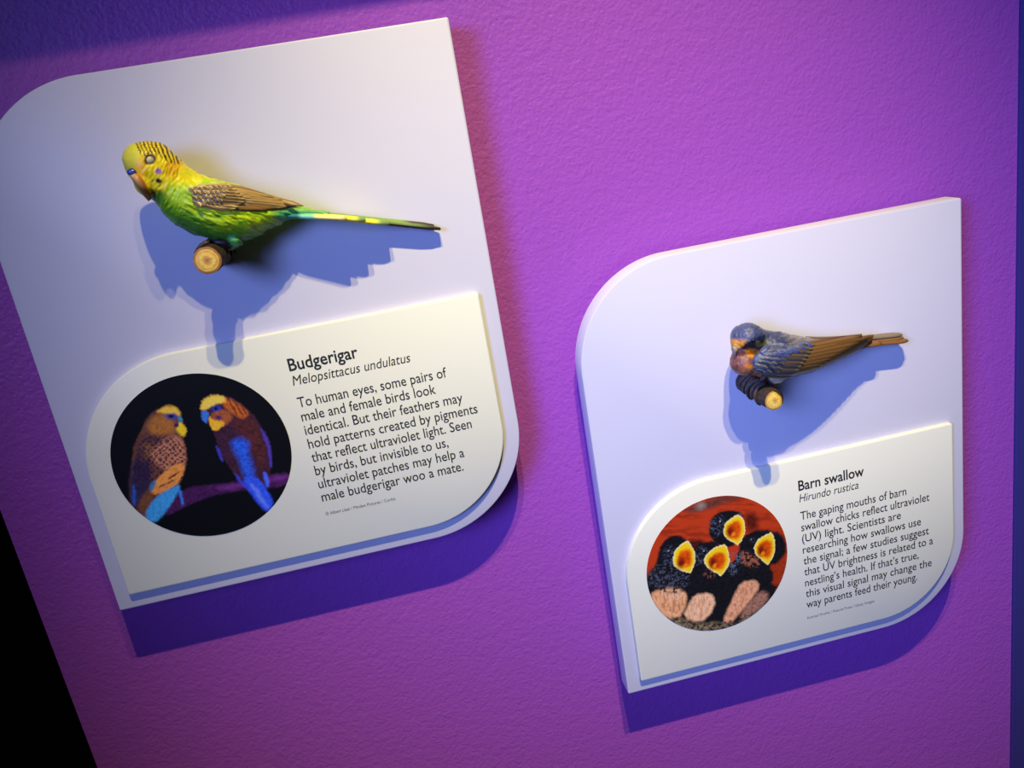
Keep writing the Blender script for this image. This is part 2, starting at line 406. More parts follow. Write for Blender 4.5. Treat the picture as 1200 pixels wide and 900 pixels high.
sign((DX, DY), 'white sign at lower right titled Barn swallow, showing gaping chicks on red', 'Barn swallow', .0551,
     'Hirundo rustica', .0500,
     [('The gaping mouths of barn', .0906), ('swallow chicks reflect ultraviolet', .1106), ('(UV) light. Scientists are', .0853),
      ('researching how swallows use', .1027), ('the signal; a few studies suggest', .1095), ('that UV brightness is related to a', .1130),
      ('nestling’s health. If that’s true,', .1000), ('this visual signal may change the', .1115), ('way parents feed their young.', .0982)], .1212, .00999,
     'Konrad Wothe / Picture Press / Getty Images', .0592, .1556, chicks_print,
     'round photo of four gaping swallow chicks against orange red', .0102)

# ---------------------------------------------------------------- perches
def perch(name, label, tip, base, r, off_rings, faceted=False, root_label=None):
    """short branch from the board to its sawn end; tip/base in the working frame"""
    tip = np.array(tip); base = np.array(base); d = tip-base; L = np.linalg.norm(d); d /= L
    u = np.cross(d, [0, 1, 0]); u /= np.linalg.norm(u); v = np.cross(d, u)
    root = thing(name, label, 'perch', Vector(toB([base])[0]))
    n = 28; K = 14; V = []; F = []
    for k in range(K+1):
        t = k/K
        for i in range(n):
            a = 2*math.pi*i/n
            rr = r*(1+.10*(noise(np.array([math.cos(a)*2+5, math.sin(a)*2, t*6]), 3)-.5)*2+.05*math.sin(t*9+a))
            if k == K: rr *= .97
            V.append(base+d*L*t+rr*(u*math.cos(a)+v*math.sin(a)))
    for k in range(K):
        for i in range(n):
            j = (i+1) % n; F.append((k*n+i, k*n+j, (k+1)*n+j, (k+1)*n+i))
    F.append(tuple(range(n))[::-1])
    adopt(link('bark', mesh('bark', toB(V), F), M_bark), root)
    # sawn face with growth rings
    N = 26; na = 48; V = [tip+d*.0006]; C = []
    def colr(t, a):
        base_c = np.array([236, 186, 74]); ring = .5+.5*math.sin(t*15+1.5*noise(np.array([t*4, a*1.3]), 5))
        c = base_c*(.86+.14*ring)
        if t < .32: c = c*(t/.32)+np.array([150, 84, 44])*(1-t/.32)
        if t > .84: c = c*.3+np.array([120, 62, 24])*.7
        if faceted: c = c*.75+np.array([250, 220, 120])*.25
        return lin(c*(.92+.16*noise(np.array([t*9, a*4]), 9)))
    C.append(colr(0, 0))
    for k in range(1, N+1):
        t = k/N
        for i in range(na):
            a = 2*math.pi*i/na
            rr = r*t*.98*(1+.03*(noise(np.array([math.cos(a)*2, math.sin(a)*2, 4]), 3)-.5)*2)
            z = .0006*(1-t**3)
            if faceted: z += .0035*max(0, .55-t*math.cos(a-2.5))*0-.006*max(0, t*math.cos(a-3.6)-.30)
            V.append(tip+d*z+rr*(u*math.cos(a)+v*math.sin(a))); C.append(colr(t, a))
    F = [(0, 1+i, 1+(i+1) % na) for i in range(na)]
    for k in range(N-1):
        for i in range(na):
            j = (i+1) % na; b = 1+k*na; F.append((b+i, b+na+i, b+na+j, b+j))
    me = mesh('sawn_end', toB(V), F); set_col(me, np.clip(np.array(C)/.8, 0, 1))
    o = adopt(link('sawn_end', me, M_wood), root); o['label'] = 'pale yellow sawn end of the branch'
    return root
T1 = un(243, 305, .046); B1 = np.array([T1[0]+.001, T1[1], 0])
perch('branch_perch', 'short dark branch with sawn end sticking out under the green budgerigar', T1, B1, .0082, 0)
T2 = un(908, 469, .047); B2 = np.array([T2[0]-.001, T2[1]+.001, 0])
perch('branch_perch', 'short dark branch with pale end sticking out under the blue swallow', T2, B2, .0073, 0, faceted=True)

# ---------------------------------------------------------------- bird tools
VIEW = lambda P: (CP-P)/np.linalg.norm(CP-P)
def resamp(S, n):
    """Catmull-Rom through the section list"""
    S = np.array(S, float); out = []
    for k in range(len(S)-1):
        p0 = S[max(k-1, 0)]; p1 = S[k]; p2 = S[k+1]; p3 = S[min(k+2, len(S)-1)]
        for i in range(n):
            t = i/n
            out.append(.5*((2*p1)+(-p0+p2)*t+(2*p0-5*p1+4*p2-p3)*t*t+(-p0+3*p1-3*p2+p3)*t**3))
    out.append(S[-1]); return np.array(out)
def loft(secs, n=40, sub=6, pw=1.0):
    """sections (top px, top py, bottom px, bottom py, z of the middle, half depth)"""
    S = resamp(secs, sub); V = []; F = []
    for tx, ty, bx, by, z, w in S:
        T = un(tx, ty, z); B = un(bx, by, z); c = (T+B)/2; u = (T-B)/2; d = VIEW(c); w = max(w, .0004)
        for i in range(n):
            a = 2*math.pi*i/n; ca, sa = math.cos(a), math.sin(a)
            V.append(c+u*ca+d*w*np.sign(sa)*abs(sa)**pw)
    K = len(S)
    for k in range(K-1):
        for i in range(n):
            j = (i+1) % n; F.append((k*n+i, k*n+j, (k+1)*n+j, (k+1)*n+i))
    F.append(tuple(range(n))[::-1]); F.append(tuple(range((K-1)*n, K*n)))
    return V, F
def ball(px, py, z, rx, ry, rz_, ang=0, n=20):
    """ellipsoid: half sizes in metres across, up and towards the viewer"""
    c = un(px, py, z); d = VIEW(c); a = math.radians(ang)
    ex = RC[0]-d*(RC[0]@d); ex /= np.linalg.norm(ex); ey = np.cross(d, ex)
    e1 = ex*math.cos(a)+ey*math.sin(a); e2 = -ex*math.sin(a)+ey*math.cos(a)
    V = []; F = []; m_ = n*2
    for i in range(n+1):
        th = math.pi*i/n
        for j in range(m_):
            ph = 2*math.pi*j/m_
            V.append(c+e1*rx*math.sin(th)*math.cos(ph)+e2*ry*math.cos(th)+d*rz_*math.sin(th)*math.sin(ph))
    for i in range(n):
        for j in range(m_):
            k = (j+1) % m_; F.append((i*m_+j, i*m_+k, (i+1)*m_+k, (i+1)*m_+j))
    return V, F
def fuse(parts, voxel, smooth=4):
    """one continuous skin over the overlapping volumes"""
    V = []; F = []
    for v, f in parts:
        o = len(V); V += list(v); F += [tuple(i+o for i in q) for q in f]
    me = mesh('tmp', toB(V), F); o = bpy.data.objects.new('tmp', me); COL.objects.link(o)
    md = o.modifiers.new('r', 'REMESH'); md.mode = 'VOXEL'; md.voxel_size = voxel
    if smooth:
        ms = o.modifiers.new('s', 'SMOOTH'); ms.factor = .5; ms.iterations = smooth
    dg = bpy.context.evaluated_depsgraph_get(); dg.update()
    r = bpy.data.meshes.new_from_object(o.evaluated_get(dg))
    bpy.data.objects.remove(o); bpy.data.meshes.remove(me)
    r.polygons.foreach_set('use_smooth', [True]*len(r.polygons))
    return r
def vnorm(me):
    n = len(me.vertices); V = np.empty(n*3); me.vertices.foreach_get('co', V)
    N = np.empty(n*3); me.vertex_normals.foreach_get('vector', N)
    return V.reshape(-1, 3), N.reshape(-1, 3)
def displace(me, fn):
    V, N = vnorm(me); q = pr(fromB(V)); V = V+N*fn(q, fromB(V))[:, None]
    me.vertices.foreach_set('co', V.ravel()); me.update()
def bvh_of(*objs):
    V = []; F = []
    for o in objs:
        me = o.data; b = len(V); V += [v.co.copy() for v in me.vertices]; F += [tuple(i+b for i in p.vertices) for p in me.polygons]
    return BVHTree.FromPolygons(V, F)
def surf(bvh, px, py, zdef):
    o = W(*CP); t = Vector(toB([un(px, py, 0)])[0]); h = bvh.ray_cast(o, (t-o).normalized())
    if h[0] is None or fromB([h[0]])[0][2] < .0015: return un(px, py, zdef), VIEW(un(px, py, zdef))
    p = fromB([h[0]])[0]; nn = h[1]; return p, np.array([nn[0], nn[2], -nn[1]])
def feather(name, bvh, base, tip, width, lift, parent, cols, mat_, bend=0, zdef=.02, tipz=None, blunt=.5, thick=.0007):
    """one blade: base and tip in picture positions, laid on the bird; cols = (shaft, edge) or function"""
    b = np.array(base, float); t = np.array(tip, float); K = 6; side = np.array([-(t-b)[1], (t-b)[0]])/max(np.linalg.norm(t-b), 1e-6)
    ctr = []; nrm = []
    zl = None
    for k in range(K+1):
        s = k/K; q = b+(t-b)*s+side*bend*math.sin(math.pi*s)
        p, n_ = surf(bvh, q[0], q[1], zdef if zl is None else zl); zl = p[2]
        ctr.append(p); nrm.append(n_)
    ctr = np.array(ctr); nrm = np.array(nrm)
    nrm = (nrm+np.array([VIEW(c) for c in ctr])*1.2); nrm /= np.linalg.norm(nrm, axis=1)[:, None]
    for k in range(1, K): ctr[k] = ctr[k]
    V = []; C = []
    for k in range(K+1):
        s = k/K; tg = ctr[min(k+1, K)]-ctr[max(k-1, 0)]; tg /= max(np.linalg.norm(tg), 1e-9)
        n_ = nrm[k]; sd = np.cross(n_, tg); sd /= max(np.linalg.norm(sd), 1e-9)
        w = width/2*(.55+.45*min(1, s*4))*(1-max(0, (s-(1-blunt))/blunt)**2.2)**.5 if s < 1 else width*.04
        l = lift*(.35+.65*s)
        for j, x in enumerate((-1, -.5, 0, .5, 1)):
            V.append(ctr[k]+n_*(l+thick*(1-x*x)*1.4)+sd*w*x)
            cc = cols[1] if abs(x) == 1 or s > .93 else (cols[0] if abs(x) < .4 else (np.array(cols[0])*.75+np.array(cols[1])*.25))
            C.append(lin(cc))
    n5 = 5; F = []
    for k in range(K):
        for j in range(4): F.append((k*n5+j, k*n5+j+1, (k+1)*n5+j+1, (k+1)*n5+j))
    me = mesh(name, toB(V), F); set_col(me, np.clip(np.array(C)/.85, 0, 1))
    o = link(name, me, mat_)
    o.parent = parent
    return o
def bake_local(root):
    """geometry is written in world space; keep it while parented to an empty"""
    for o in root.children: o.matrix_parent_inverse = Matrix.Translation(-root.location)

def blade3d(name, pts, widthv, thick, colfn, mat_):
    """long tail feather along 3D points; widthv = list of half-width vectors"""
    V = []; C = []; n = len(pts)
    prof = [(-1, 0), (-.6, .8), (0, 1), (.6, .8), (1, 0), (.6, -.8), (0, -1), (-.6, -.8)]
    for k, (p, w) in enumerate(zip(pts, widthv)):
        p = np.array(p); w = np.array(w); s = k/(n-1)
        tg = np.array(pts[min(k+1, n-1)])-np.array(pts[max(k-1, 0)]); up = np.cross(tg, w); up /= np.linalg.norm(up)
        if up[1] < 0: up = -up
        for a, b in prof:
            V.append(p+w*a+up*thick*b*(1 if s < .96 else .6)); C.append(colfn(s, a, b))
    F = []
    for k in range(n-1):
        for i in range(8):
            j = (i+1) % 8; F.append((k*8+i, k*8+j, (k+1)*8+j, (k+1)*8+i))
    F.append(tuple(range(8))[::-1]); F.append(tuple(range((n-1)*8, n*8)))
    me = mesh(name, toB(V), F); set_col(me, np.clip(np.array([lin(c) for c in C])/.85, 0, 1))
    return link(name, me, mat_)

# ---------------------------------------------------------------- budgerigar
bud = thing('budgerigar_figure', 'green and yellow sculpted budgerigar mounted on the upper left white sign', 'bird', W(.16, .22, .03))
body_secs = [
 (142.5,186,143.5,190,.030,.002),(145,177,149,204,.030,.0085),(153,169,158,214,.031,.0118),(166,166,166,224,.031,.0135),
 (181,166,176,231,.030,.0138),(195,171,184,240,.029,.0135),(207,183,192,251,.028,.0140),(223,197,204,263,.026,.0160),
 (243,207,225,273,.0245,.0178),(264,213,247,280,.0235,.0185),(285,220,268,284,.0225,.0180),(305,228,290,281,.021,.0160),
 (322,235,311,271,.019,.0130),(340,240,333,260,.016,.0100),(362,244,358,255,.013,.0085),(386,248,384,254.5,.011,.0065)]
parts = [loft(body_secs, 48, 6), ball(275, 276, .028, .0055, .0066, .006, 20), ball(268, 279, .018, .008, .008, .009, 0),
         ball(170, 214, .037, .0062, .0075, .007, 0), ball(190, 200, .036, .0055, .008, .006, 0)]
me = fuse(parts, .00065, 5)
def relief(q, P):
    # soft overlapping contour feathers running back along the body
    a = math.radians(22); u = q[:, 0]*math.cos(a)+q[:, 1]*math.sin(a); v = -q[:, 0]*math.sin(a)+q[:, 1]*math.cos(a)
    st = fbm(np.stack([u/13, v/3.0, P[:, 2]*120], -1), 5, 3)-.5
    bodyw = np.clip((q[:, 0]-200)/25, 0, 1)
    d = st*.0030*bodyw
    d += (fbm(np.stack([u/26, v/8, P[:, 2]*60], -1), 15, 2)-.5)*.0022*bodyw
    h = 1-bodyw
    d += h*np.clip((q[:, 0]-163)/8, 0, 1)*(fbm(np.stack([q[:, 0]/2.2+q[:, 1]/5, q[:, 1]/6], -1), 25, 2)-.5)*.0012
    eye = np.exp(-((q[:, 0]-176)**2+(q[:, 1]-188)**2)/30.); d -= eye*.0016
    return d
displace(me, relief)
V, N = vnorm(me); q = pr(fromB(V))
crown = [(158,160),(172,160),(200,164),(214,182),(212,194),(196,190),(186,182),(178,180),(168,186),(160,176)]
cheekbar = [(180,196),(198,190),(212,196),(212,208),(196,206),(184,202)]
def crownbars(Q):
    s = np.sin((Q[:, 0]*.93-Q[:, 1]*.34)*1.46+1.6*(fbm(Q/9, 2)-.5)); return np.clip(s*2.2+.1, 0, 1)*.97
def cheekbars(Q):
    s = np.sin((Q[:, 0]*.95+Q[:, 1]*.35)*1.6+1.5*(fbm(Q/9, 2)-.5)); return np.clip(s*2-.7, 0, 1)*.55
def streak(th, lo, ex, seed):
    a = math.radians(th)
    def f(Q):
        u = Q[:, 0]*math.cos(a)+Q[:, 1]*math.sin(a); v = -Q[:, 0]*math.sin(a)+Q[:, 1]*math.cos(a)
        return np.clip((fbm(np.stack([u/16, v/2.6], -1), seed, 3)-lo)*ex, 0, 1)
    return f
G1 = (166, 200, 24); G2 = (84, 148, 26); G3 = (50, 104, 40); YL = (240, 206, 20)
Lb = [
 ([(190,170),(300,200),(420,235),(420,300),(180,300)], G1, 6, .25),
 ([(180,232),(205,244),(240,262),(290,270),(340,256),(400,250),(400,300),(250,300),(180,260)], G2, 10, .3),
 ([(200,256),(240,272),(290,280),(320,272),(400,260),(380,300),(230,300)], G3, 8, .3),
 ([(195,200),(340,225),(340,262),(220,262)], (206, 222, 30), 8, .1, streak(22, .5, 5, 61)),
 ([(205,215),(350,240),(330,280),(215,275)], (56, 122, 30), 8, .1, streak(24, .53, 5, 71)),
 ([(238,256),(262,248),(300,250),(322,254),(300,264),(268,268),(246,268)], (186, 206, 24), 6, .2, streak(8, .42, 6, 81)),
 ([(268,276),(276,274),(282,288),(270,290)], (96, 176, 90), 3, .2),
 ([(318,246),(350,244),(400,250),(400,262),(330,262)], (40, 140, 96), 6, .3),
 # head
 ([(130,155),(215,155),(224,196),(240,204),(232,214),(206,214),(196,214),(190,236),(176,246),(140,225)], YL, 5, .15),
 ([(205,190),(240,200),(268,214),(240,224),(206,216),(196,210)], (216, 208, 26), 6, .2, streak(22, .42, 5, 91)),
 ([(150,176),(168,186),(174,200),(160,206)], (222, 166, 20), 6, .2),
 ([(196,190),(214,188),(206,204),(196,206)], (224, 160, 16), 6, .3),
 ([(138,160),(164,160),(166,180),(158,196),(148,198),(138,190)], (206, 196, 62), 4, .1),
 ([(158,166),(176,162),(200,166),(206,180),(190,184),(168,182)], (238, 200, 40), 4, .1),
 (crown, (34, 28, 14), 1.2, 0, crownbars),
 (cheekbar, (80, 66, 20), 2, 0, cheekbars),
 ((176,187,7.2,6.6,0), (70, 40, 24), 1.6, 0),
 ([(166,196),(182,194),(186,214),(176,232),(166,226)], (246, 214, 52), 3, .15, streak(10, .4, 4, 93)),
 ((186,201,3.6,3.0,10), (166, 112, 168), .9, .2),
 ((186,212,3.8,3.2,10), (36, 18, 16), .8, .2),
 ((179,226,2.2,2.2,10), (40, 30, 16), .8, 0),
 ([(166,222),(176,228),(186,222),(184,240),(172,240)], (176, 150, 20), 3, .2),
 ([(172,232),(190,222),(196,232),(186,244)], (76, 130, 30), 3, .2),
]
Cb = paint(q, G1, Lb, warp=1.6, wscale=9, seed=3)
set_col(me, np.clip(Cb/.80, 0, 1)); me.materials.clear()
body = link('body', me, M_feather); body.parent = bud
# face parts
def solid(name, vf, m_, parent, label=None, col=None):
    me = mesh(name, toB(vf[0]), vf[1])
    if col is not None: set_col(me, np.tile(lin(col), (len(me.vertices), 1)))
    o = link(name, me, m_); o.parent = parent
    if label: o['label'] = label
    return o
bv = bvh_of(body)
def on(bvh, px, py, up=0): p, n_ = surf(bvh, px, py, .04); return p[2]+up
solid('eye', ball(176, 187.8, on(bv, 176, 188, .0004), .0022, .0022, .0018), M_eye, bud, 'round cream coloured eye')
M_cere = mat('blue_cere', (.035, .06, .30), .3, coat=.5, bump=[(1500, 2, .3, .0002)])
zc = on(bv, 157, 202, -.0004)
solid('cere', ball(156, 201.5, zc, .0034, .0023, .0026, 4), M_cere, bud, 'glossy dark blue cere above the beak')
M_beak = mat('horn_beak', rough=.35, vcol=True)
zb = on(bv, 160, 212, 0)
bk = loft([(152,206,159,203,zb,.0026),(153.5,209,164,206,zb+.0008,.0034),(157,215,168.5,211.5,zb+.0010,.0036),(162,222,172.5,219,zb+.0004,.0032),(168,229.5,176,226,zb-.002,.0024),(174,236,178,233,zb-.005,.0010)], 20, 5)
o = solid('beak', bk, M_beak, bud, 'hooked horn coloured beak')
V, N = vnorm(o.data); qq = pr(fromB(V)); t = np.clip((qq[:, 1]-205)/22, 0, 1)[:, None]
cb = lin((226,170,104))*(1-t)+lin((150,96,40))*t; e = np.clip((qq[:, 0]-(158+(qq[:, 1]-205)*.55))/5, 0, 1)[:, None]
set_col(o.data, cb*(1-e*.6)+lin((196,84,30))*e*.6)

# wing
wing_secs = [(218,222,218,226,.036,.002),(224,218,225,236,.036,.0058),(236,215,238,242,.036,.0066),(258,214,260,246,.035,.0070),
             (284,218,284,247,.0325,.0068),(305,225,305,247,.028,.0060),(326,234,326,245.5,.0235,.0044),(344,239.5,344,243,.019,.0025),(354,241,354,242,.017,.001)]
me = fuse([loft(wing_secs, 32, 6)], .0006, 3)
V, N = vnorm(me); q = pr(fromB(V))
set_col(me, np.clip(paint(q, (150, 118, 62), [([(210,205),(262,205),(262,236),(212,240)], (190,170,110), 6, .3)], warp=1, seed=3)/.85, 0, 1)); me.materials.clear()
wing = link('wing', me, M_feather); wing.parent = bud
wing['label'] = 'brown wing with pale scalloped shoulder'
bw = bvh_of(body, wing)
solid('far_wing', loft([(226,202,224,214,.012,.004),(262,212,258,226,.010,.005),(300,223,298,234,.009,.004),(335,236.5,334,241,.008,.002),(352,240,352,241.5,.008,.001)], 20, 5), M_feather, bud, col=(150,118,62))
SH = (110, 78, 40); ED = (204, 172, 104)
rnd = random.Random(3)
# long flight feathers, from the lowest and longest up
tips = [(300,246.2),(312,246.2),(322,245.4),(331,244.8),(339,243.8),(346,243.0),(352,242.0),(356,241.4),(346,240.4),(334,237.5),(320,233.5)]
bases = [(236,241),(242,241.5),(248,240.5),(254,239),(260,237),(266,235),(270,232.5),(274,229.5),(270,226),(264,222.5),(258,219.5)]
for i, (b, t) in enumerate(zip(bases, tips)):
    feather('flight_feather', bw, b, t, .0036, .0007+.00012*i, wing, ((136,98,52) if i < 4 else (190,152,88), (88,58,28)), M_feather, bend=-1.2, zdef=.03, blunt=.25)
# secondary coverts
for i in range(9):
    s = i/8; b = (226+14*s, 236-17*s); t = (262+26*(1-abs(s-.45)), 245.5-25.5*s)
    feather('covert_feather', bw, b, t, .0030, .0018, wing, (SH if i % 2 else (120,86,44), ED), M_feather, bend=2.2*(1-s), zdef=.036, blunt=.35)
# scalloped shoulder coverts in rows
for r in range(5):
    for c in range(9-r):
        x = 221+c*5.4+r*2.2+rnd.uniform(-.6, .6); y = 221.5-c*.35+r*3.9+rnd.uniform(-.5, .5)
        if y > 240-.1*c: continue
        a = math.radians(12+r*4+rnd.uniform(-8, 8)); L_ = 7.2
        feather('covert_feather', bw, (x, y), (x+L_*math.cos(a), y+L_*math.sin(a)), .0030, .0022, wing, (SH if rnd.random() < .6 else (150,116,66), (240,216,160)), M_feather, zdef=.036, blunt=.6)

# tail feathers: broad across the depth, seen almost edge on
def tail_feather(name, px0, px1, z0, z1, half, wide, thick, colfn, parent, m_, bow=0, n=14, tipw=.6):
    pts = []; wv = []
    for k in range(n):
        s = k/(n-1); x = px0[0]+(px1[0]-px0[0])*s; y = px0[1]+(px1[1]-px0[1])*s+bow*math.sin(math.pi*s); z = z0+(z1-z0)*s
        pts.append(un(x, y, z)); w = wide*(.7+.3*min(1, s*5))
        if s > .85: w *= 1-(1-tipw)*((s-.85)/.15)**2
        wv.append(np.array([.12*w, -.08*w, w]))
    o = blade3d(name, pts, wv, thick, colfn, m_); o.parent = parent; return o
def c_long(s, a, b):
    if s < .32: c = np.array((60,150,110))
    elif s < .55: c = np.array((150,180,60))
    else: c = np.array((112,136,70))
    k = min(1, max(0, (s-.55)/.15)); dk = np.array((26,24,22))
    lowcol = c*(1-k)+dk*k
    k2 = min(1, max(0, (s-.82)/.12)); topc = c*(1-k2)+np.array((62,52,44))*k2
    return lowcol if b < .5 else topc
def c_mid(s, a, b):
    if s < .3: return (54,150,120)
    if s < .45: return (150,200,170)
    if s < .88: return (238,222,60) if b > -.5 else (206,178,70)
    return (120,150,80)
def c_out(s, a, b):
    if s < .25: return (30,110,90)
    if s < .52: return (120,196,160)
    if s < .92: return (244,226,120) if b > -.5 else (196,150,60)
    return (240,214,140)
tail_feather('tail_feather', (338,248.5), (515.5,268), .0075, .0052, 0, .0048, .0016, c_long, bud, M_feather)
tail_feather('tail_feather', (338,247), (508,264.5), .0045, .0030, 0, .0028, .0016, lambda s,a,b: (120,150,70) if s<.8 else (70,64,44), bud, M_feather)
tail_feather('tail_feather', (338,249.5), (455,261.6), .013, .0135, 0, .0055, .0016, c_mid, bud, M_feather)
tail_feather('tail_feather', (338,250), (428,257.5), .018, .0215, 0, .0050, .0017, c_mid, bud, M_feather)
tail_feather('tail_feather', (330,252), (406,255.5), .021, .027, 0, .0042, .0018, c_out, bud, M_feather)
tail_feather('tail_feather', (325,252), (380,252.5), .016, .022, 0, .0040, .0018, lambda s,a,b:(36,120,90), bud, M_feather, tipw=.3)
# foot: shank from the tuft to the perch with toes over the branch
M_foot = mat('dark_toes', (.045, .026, .024), .5, bump=[(1200, 2, .5, .0003)])
def tube(pts, rads, n=10):
    V = []; F = []; pts = [np.array(p) for p in pts]
    for k, (p, r) in enumerate(zip(pts, rads)):
        tg = pts[min(k+1, len(pts)-1)]-pts[max(k-1, 0)]; tg /= np.linalg.norm(tg)
        u = np.cross(tg, [.3, .2, 1.]); u /= np.linalg.norm(u); v = np.cross(tg, u)
        for i in range(n):
            a = 2*math.pi*i/n; V.append(p+r*(u*math.cos(a)+v*math.sin(a)))
    for k in range(len(pts)-1):
        for i in range(n):
            j = (i+1) % n; F.append((k*n+i, k*n+j, (k+1)*n+j, (k+1)*n+i))
    F.append(tuple(range(n))[::-1]); F.append(tuple(range((len(pts)-1)*n, len(pts)*n)))
    return V, F
def toe(bc, r, z, a0, a1, rad, nseg=9, slide=0):
    """a toe curled around the branch (axis along z through bc)"""
    pts = []; rr = []
    for k in range(nseg+1):
        s = k/nseg; a = math.radians(a0+(a1-a0)*s)
        pts.append((bc[0]+(r+rad*.6)*math.cos(a), bc[1]+(r+rad*.6)*math.sin(a), z+slide*s)); rr.append(rad*(1-.35*s)*(1+.12*math.sin(s*14)))
    rr[-1] = rad*.25
    return tube(pts, rr)
def foot(bc, r, zf, leg_top, parent, rad=.0014, front=(1, 1, 1)):
    f = tube([leg_top, (np.array(leg_top)+np.array([bc[0], bc[1]+r, zf]))/2, (bc[0], bc[1]+r+.001, zf)], [.0022, .0018, .0022])
    sh = solid('shank', f, M_foot, parent)
    for dz in (-.0045, 0, .0045):
        solid('toe', toe(bc, r, zf+dz, 84, 205+dz*6000, rad, slide=dz*.45), M_foot, sh)
    solid('toe', toe(bc, r, zf, 95, -25, rad), M_foot, sh)
b1 = (T1+B1)/2
foot((B1[0]+(T1[0]-B1[0])*.62, B1[1]), .0082, .028, un(276, 284, .028), bud)
foot((B1[0]+(T1[0]-B1[0])*.35, B1[1]), .0082, .015, un(268, 282, .016), bud)
bake_local(bud)

# ---------------------------------------------------------------- barn swallow
swa = thing('barn_swallow_figure', 'blue and brown sculpted swallow mounted on the lower right white sign', 'bird', W(DX+.17, DY+.25, .03))
ssec = [(855.5,394,856,402,0.0240,.002),(857.5,387,858,414,0.0240,.009),(863,382,862,425,0.0245,.0130),(874,379.6,871,434,0.0240,.0155),
        (887,382,881,439,0.0225,.0165),(900,387.5,892,443,0.0216,.0180),(915,389,907,444.5,0.0217,.0195),(933,392.5,928,442,0.0219,.0195),
        (950,396.5,948,437,0.0212,.0180),(967,398,968,429,0.0199,.0150),(985,398,987,421,0.0181,.0115),(1004,396,1006,411,0.0155,.0080),(1022,394,1023,405,0.0120,.0055)]
me = fuse([loft(ssec, 48, 6), ball(876, 397, .0300, .0118, .0112, .0120), ball(907, 443, .022, .0075, .0040, .008), ball(872,424,.0310,.010,.0095,.009)], .0007, 5)
def relief2(q, P):
    a = math.radians(-8); u = q[:, 0]*math.cos(a)+q[:, 1]*math.sin(a); v = -q[:, 0]*math.sin(a)+q[:, 1]*math.cos(a)
    d = (fbm(np.stack([u/9, v/3, P[:, 2]*120], -1), 5, 3)-.5)*.0018*np.clip((q[:, 0]-885)/10, 0, 1)
    d += (fbm(q/2.2, 9, 2)-.5)*.0007
    d -= .0022*np.exp(-((q[:, 0]-893)**2/60.+(q[:, 1]-400)**2/30.))       # ear hollow
    d -= .0012*np.exp(-(((q[:, 1]-408.5-(q[:, 0]-870)*.12)/2.2)**2))*np.clip((q[:, 0]-868)/5, 0, 1)*np.clip((900-q[:, 0])/8, 0, 1)
    return d
displace(me, relief2)
V, N = vnorm(me); q = pr(fromB(V))
BL1 = (58, 64, 100)
Ls = [
 ([(845,405),(868,408),(884,420),(886,450),(840,450)], (128, 72, 62), 5, .3),
 ([(870,425),(890,430),(915,440),(900,452),(865,445)], (178, 112, 74), 5, .3),
 ([(898,438),(930,436),(930,455),(898,455)], (196, 176, 150), 3, .3),
 ([(915,385),(960,392),(960,402),(930,405)], (126, 118, 120), 6, .4),
 ([(945,395),(1030,390),(1030,410),(940,440)], (104, 72, 36), 5, .4),
 ([(885,399),(900,396),(900,408),(884,408)], (62, 62, 44), 3, .4),
 ([(852,396),(866,397),(879,397.5),(876,402),(871,406),(864,408.5),(857,408)], (218, 146, 30), 1.2, .2),
 ([(874,399),(884,400),(888,408),(880,410),(868,411)], (26, 24, 30), 2, .2),
 ([(871,412),(876,408),(884,409),(896,411),(892,416),(884,421),(876,417)], (232, 134, 20), 1.4, .3),
 ([(874,426),(880,425),(882,432),(876,432)], (212, 128, 40), 1.5, .2),
 ([(853,408),(866,409),(864,414),(855,414)], (96, 72, 66), 1.5, .2),
 ([(858,382),(880,378),(892,388),(884,396),(866,397),(855,394)], (66, 74, 120), 5, .5),
]
Cs = paint(q, BL1, Ls, warp=1.6, wscale=8, seed=13)
V3 = fbm(q/1.6, 44, 2)[:, None]
Cs = Cs*(.58+.5*V3)
set_col(me, np.clip(Cs/.85, 0, 1)); me.materials.clear()
sbody = link('body', me, M_gloss); sbody.parent = swa
bs = bvh_of(sbody)
# near wing
ws = [(879,424,881,430,0.0360,.002),(884,416,888,437,0.0375,.0060),(896,409,902,442,0.0374,.0080),(915,407,920,441.5,0.0372,.0085),
      (937,404,940,438,0.0354,.0078),(958,401,962,431,0.0325,.0066),(980,399,984,421.5,0.0288,.0050),(1002,395.5,1005,411,0.0240,.0034),(1018,392,1020,400,0.0200,.0020),(1024,392,1024,394,0.0190,.0008)]
me = fuse([loft(ws, 32, 6)], .0007, 3)
V, N = vnorm(me); q = pr(fromB(V))
Cw = paint(q, (112, 78, 38), [([(870,395),(935,395),(940,420),(930,445),(870,445)], (70, 78, 108), 5, .4), ([(893,405),(925,402),(930,414),(905,424),(890,418)], (88,98,160), 4, .3)], warp=2, seed=3)
set_col(me, np.clip(Cw/.85, 0, 1)); me.materials.clear()
sw = link('wing', me, M_gloss); sw.parent = swa; sw['label'] = 'folded wing, blue at the shoulder and brown behind'
bb = bvh_of(sbody, sw)
solid('far_wing', loft([(944,394,946,400,.017,.003),(962,394.5,964,402,.015,.004),(985,393.5,986,399,.012,.003),(1010,391,1011,396,.010,.002)], 20, 5), M_gloss, swa, col=(112,82,50))
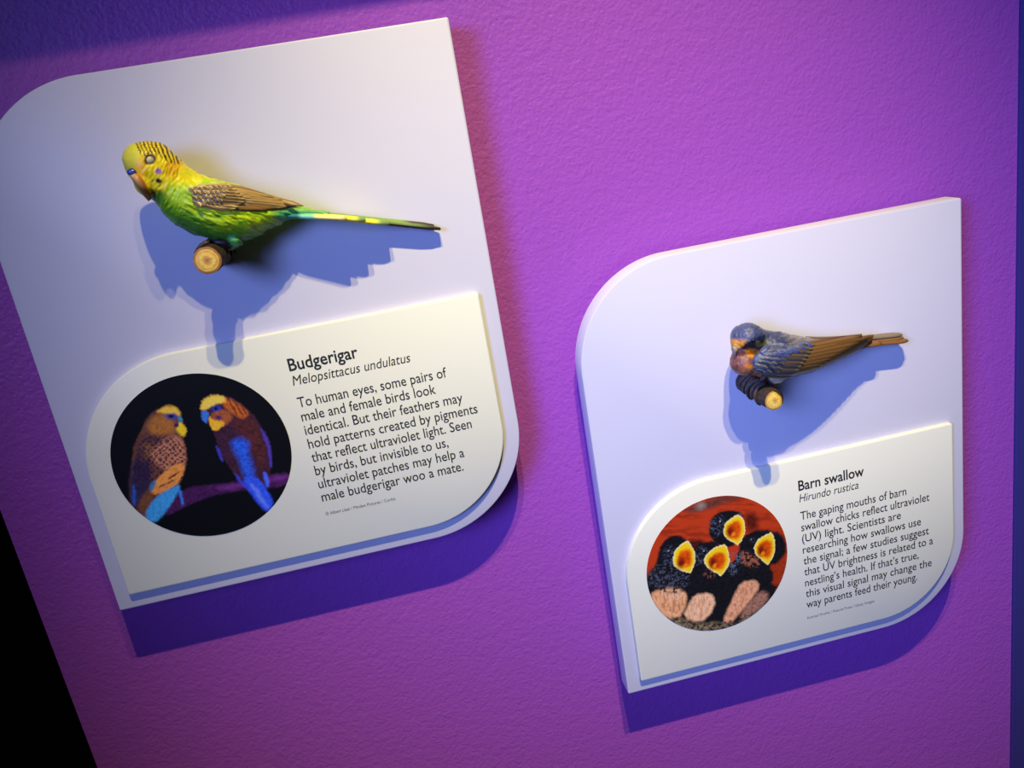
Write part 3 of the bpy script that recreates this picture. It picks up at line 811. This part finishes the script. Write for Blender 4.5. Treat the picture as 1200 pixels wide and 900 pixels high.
# flight feathers fan from the wrist line back to the wing tip
for i in range(15):
    s = i/14
    b = (908+30*s, 439.5-34*s); t = (952+70*min(1, .12+s*1.05), 434.5-41.5*min(1, .12+s*1.05)**.93+(0 if s < .8 else 0))
    if s > .83: t = (1024-(s-.83)*150, 394-(s-.83)*6+2)
    feather('flight_feather', bb, b, t, .0038, .0006+.00014*i, sw, ((126,88,46) if i % 2 else (104,72,38), (54,34,18)), M_feather, bend=-1.5*(1-s), zdef=.035, blunt=.25)
for i in range(10):
    s = i/9
    b = (895+26*s, 438-33*s); t = (930+24*s, 440-35*s)
    feather('covert_feather', bb, b, t, .0042, .0016+.00008*i, sw, ((48,46,56) if i % 2 else (80,62,44), (120,104,86)), M_gloss, bend=1.0, zdef=.04, blunt=.4)
for r in range(3):
    for i in range(7):
        s = i/6
        b = (882+r*8+18*s, 431-r*.5-22*s+r*1.0); t = (b[0]+14, b[1]+3.5-5*s)
        cc = ((44,50,88) if (r+i) % 2 else (58,60,80)) if s > .4 else ((66,66,72) if (r+i) % 2 else (38,38,42))
        feather('covert_feather', bb, b, t, .0040, .0022-.0003*r, sw, (cc, (104,106,124)), M_gloss, zdef=.045, blunt=.6)
# ruffled blue scapulars above the wing
for i, (x, y, a) in enumerate([(892,414,-30),(899,410,-24),(907,408,-10),(903,415,-4),(912,413,4),(921,410,8),(929,407,8),(936,404,8)]):
    aa = math.radians(a); feather('scapular_feather', bb, (x, y), (x+15*math.cos(aa), y+15*math.sin(aa)), .0055, .0026, sw, ((56,64,112), (78,86,128)), M_gloss, zdef=.04, blunt=.6)
# tail
br = lambda s, a, b: (120,78,40) if b > -.2 else (70,42,22)
gr = lambda s, a, b: (120,104,88)
tail_feather('tail_feather', (985,405), (1062,398.5), .0085, .0075, 0, .0065, .0016, br, swa, M_feather, tipw=.4)
tail_feather('tail_feather', (985,399), (1055,391.8), .0055, .0050, 0, .0045, .0015, gr, swa, M_feather, tipw=.6)
tail_feather('tail_feather', (985,402), (1057,395.5), .0060, .0060, 0, .0045, .0014, lambda s,a,b:(134,92,52), swa, M_feather, tipw=.4)
tail_feather('tail_feather', (980,408), (1030,401.5), .014, .013, 0, .0060, .0018, br, swa, M_feather)
zk = on(bs, 862, 408, 0)
solid('beak', loft([(858,406,865,406,zk,.0018),(859.5,410,865,410,zk+.001,.0018),(860.5,414,863.2,414,zk+.0008,.0010),(861.8,417,862.3,417,zk,.0003)], 12, 3), mat('pale_beak', (.35, .30, .20), .3), swa)
solid('eye', ball(883, 398.5, on(bs, 883, 398.5, .0002), .0013, .0013, .0010), M_black, swa)
cB = lambda f: (B2[0]+(T2[0]-B2[0])*f, B2[1]+(T2[1]-B2[1])*f)
foot(cB(.6), .0073, .029, un(896, 440, .032), swa, rad=.0016)
foot(cB(.35), .0073, .016, un(903, 443, .020), swa, rad=.0016)
bake_local(swa)
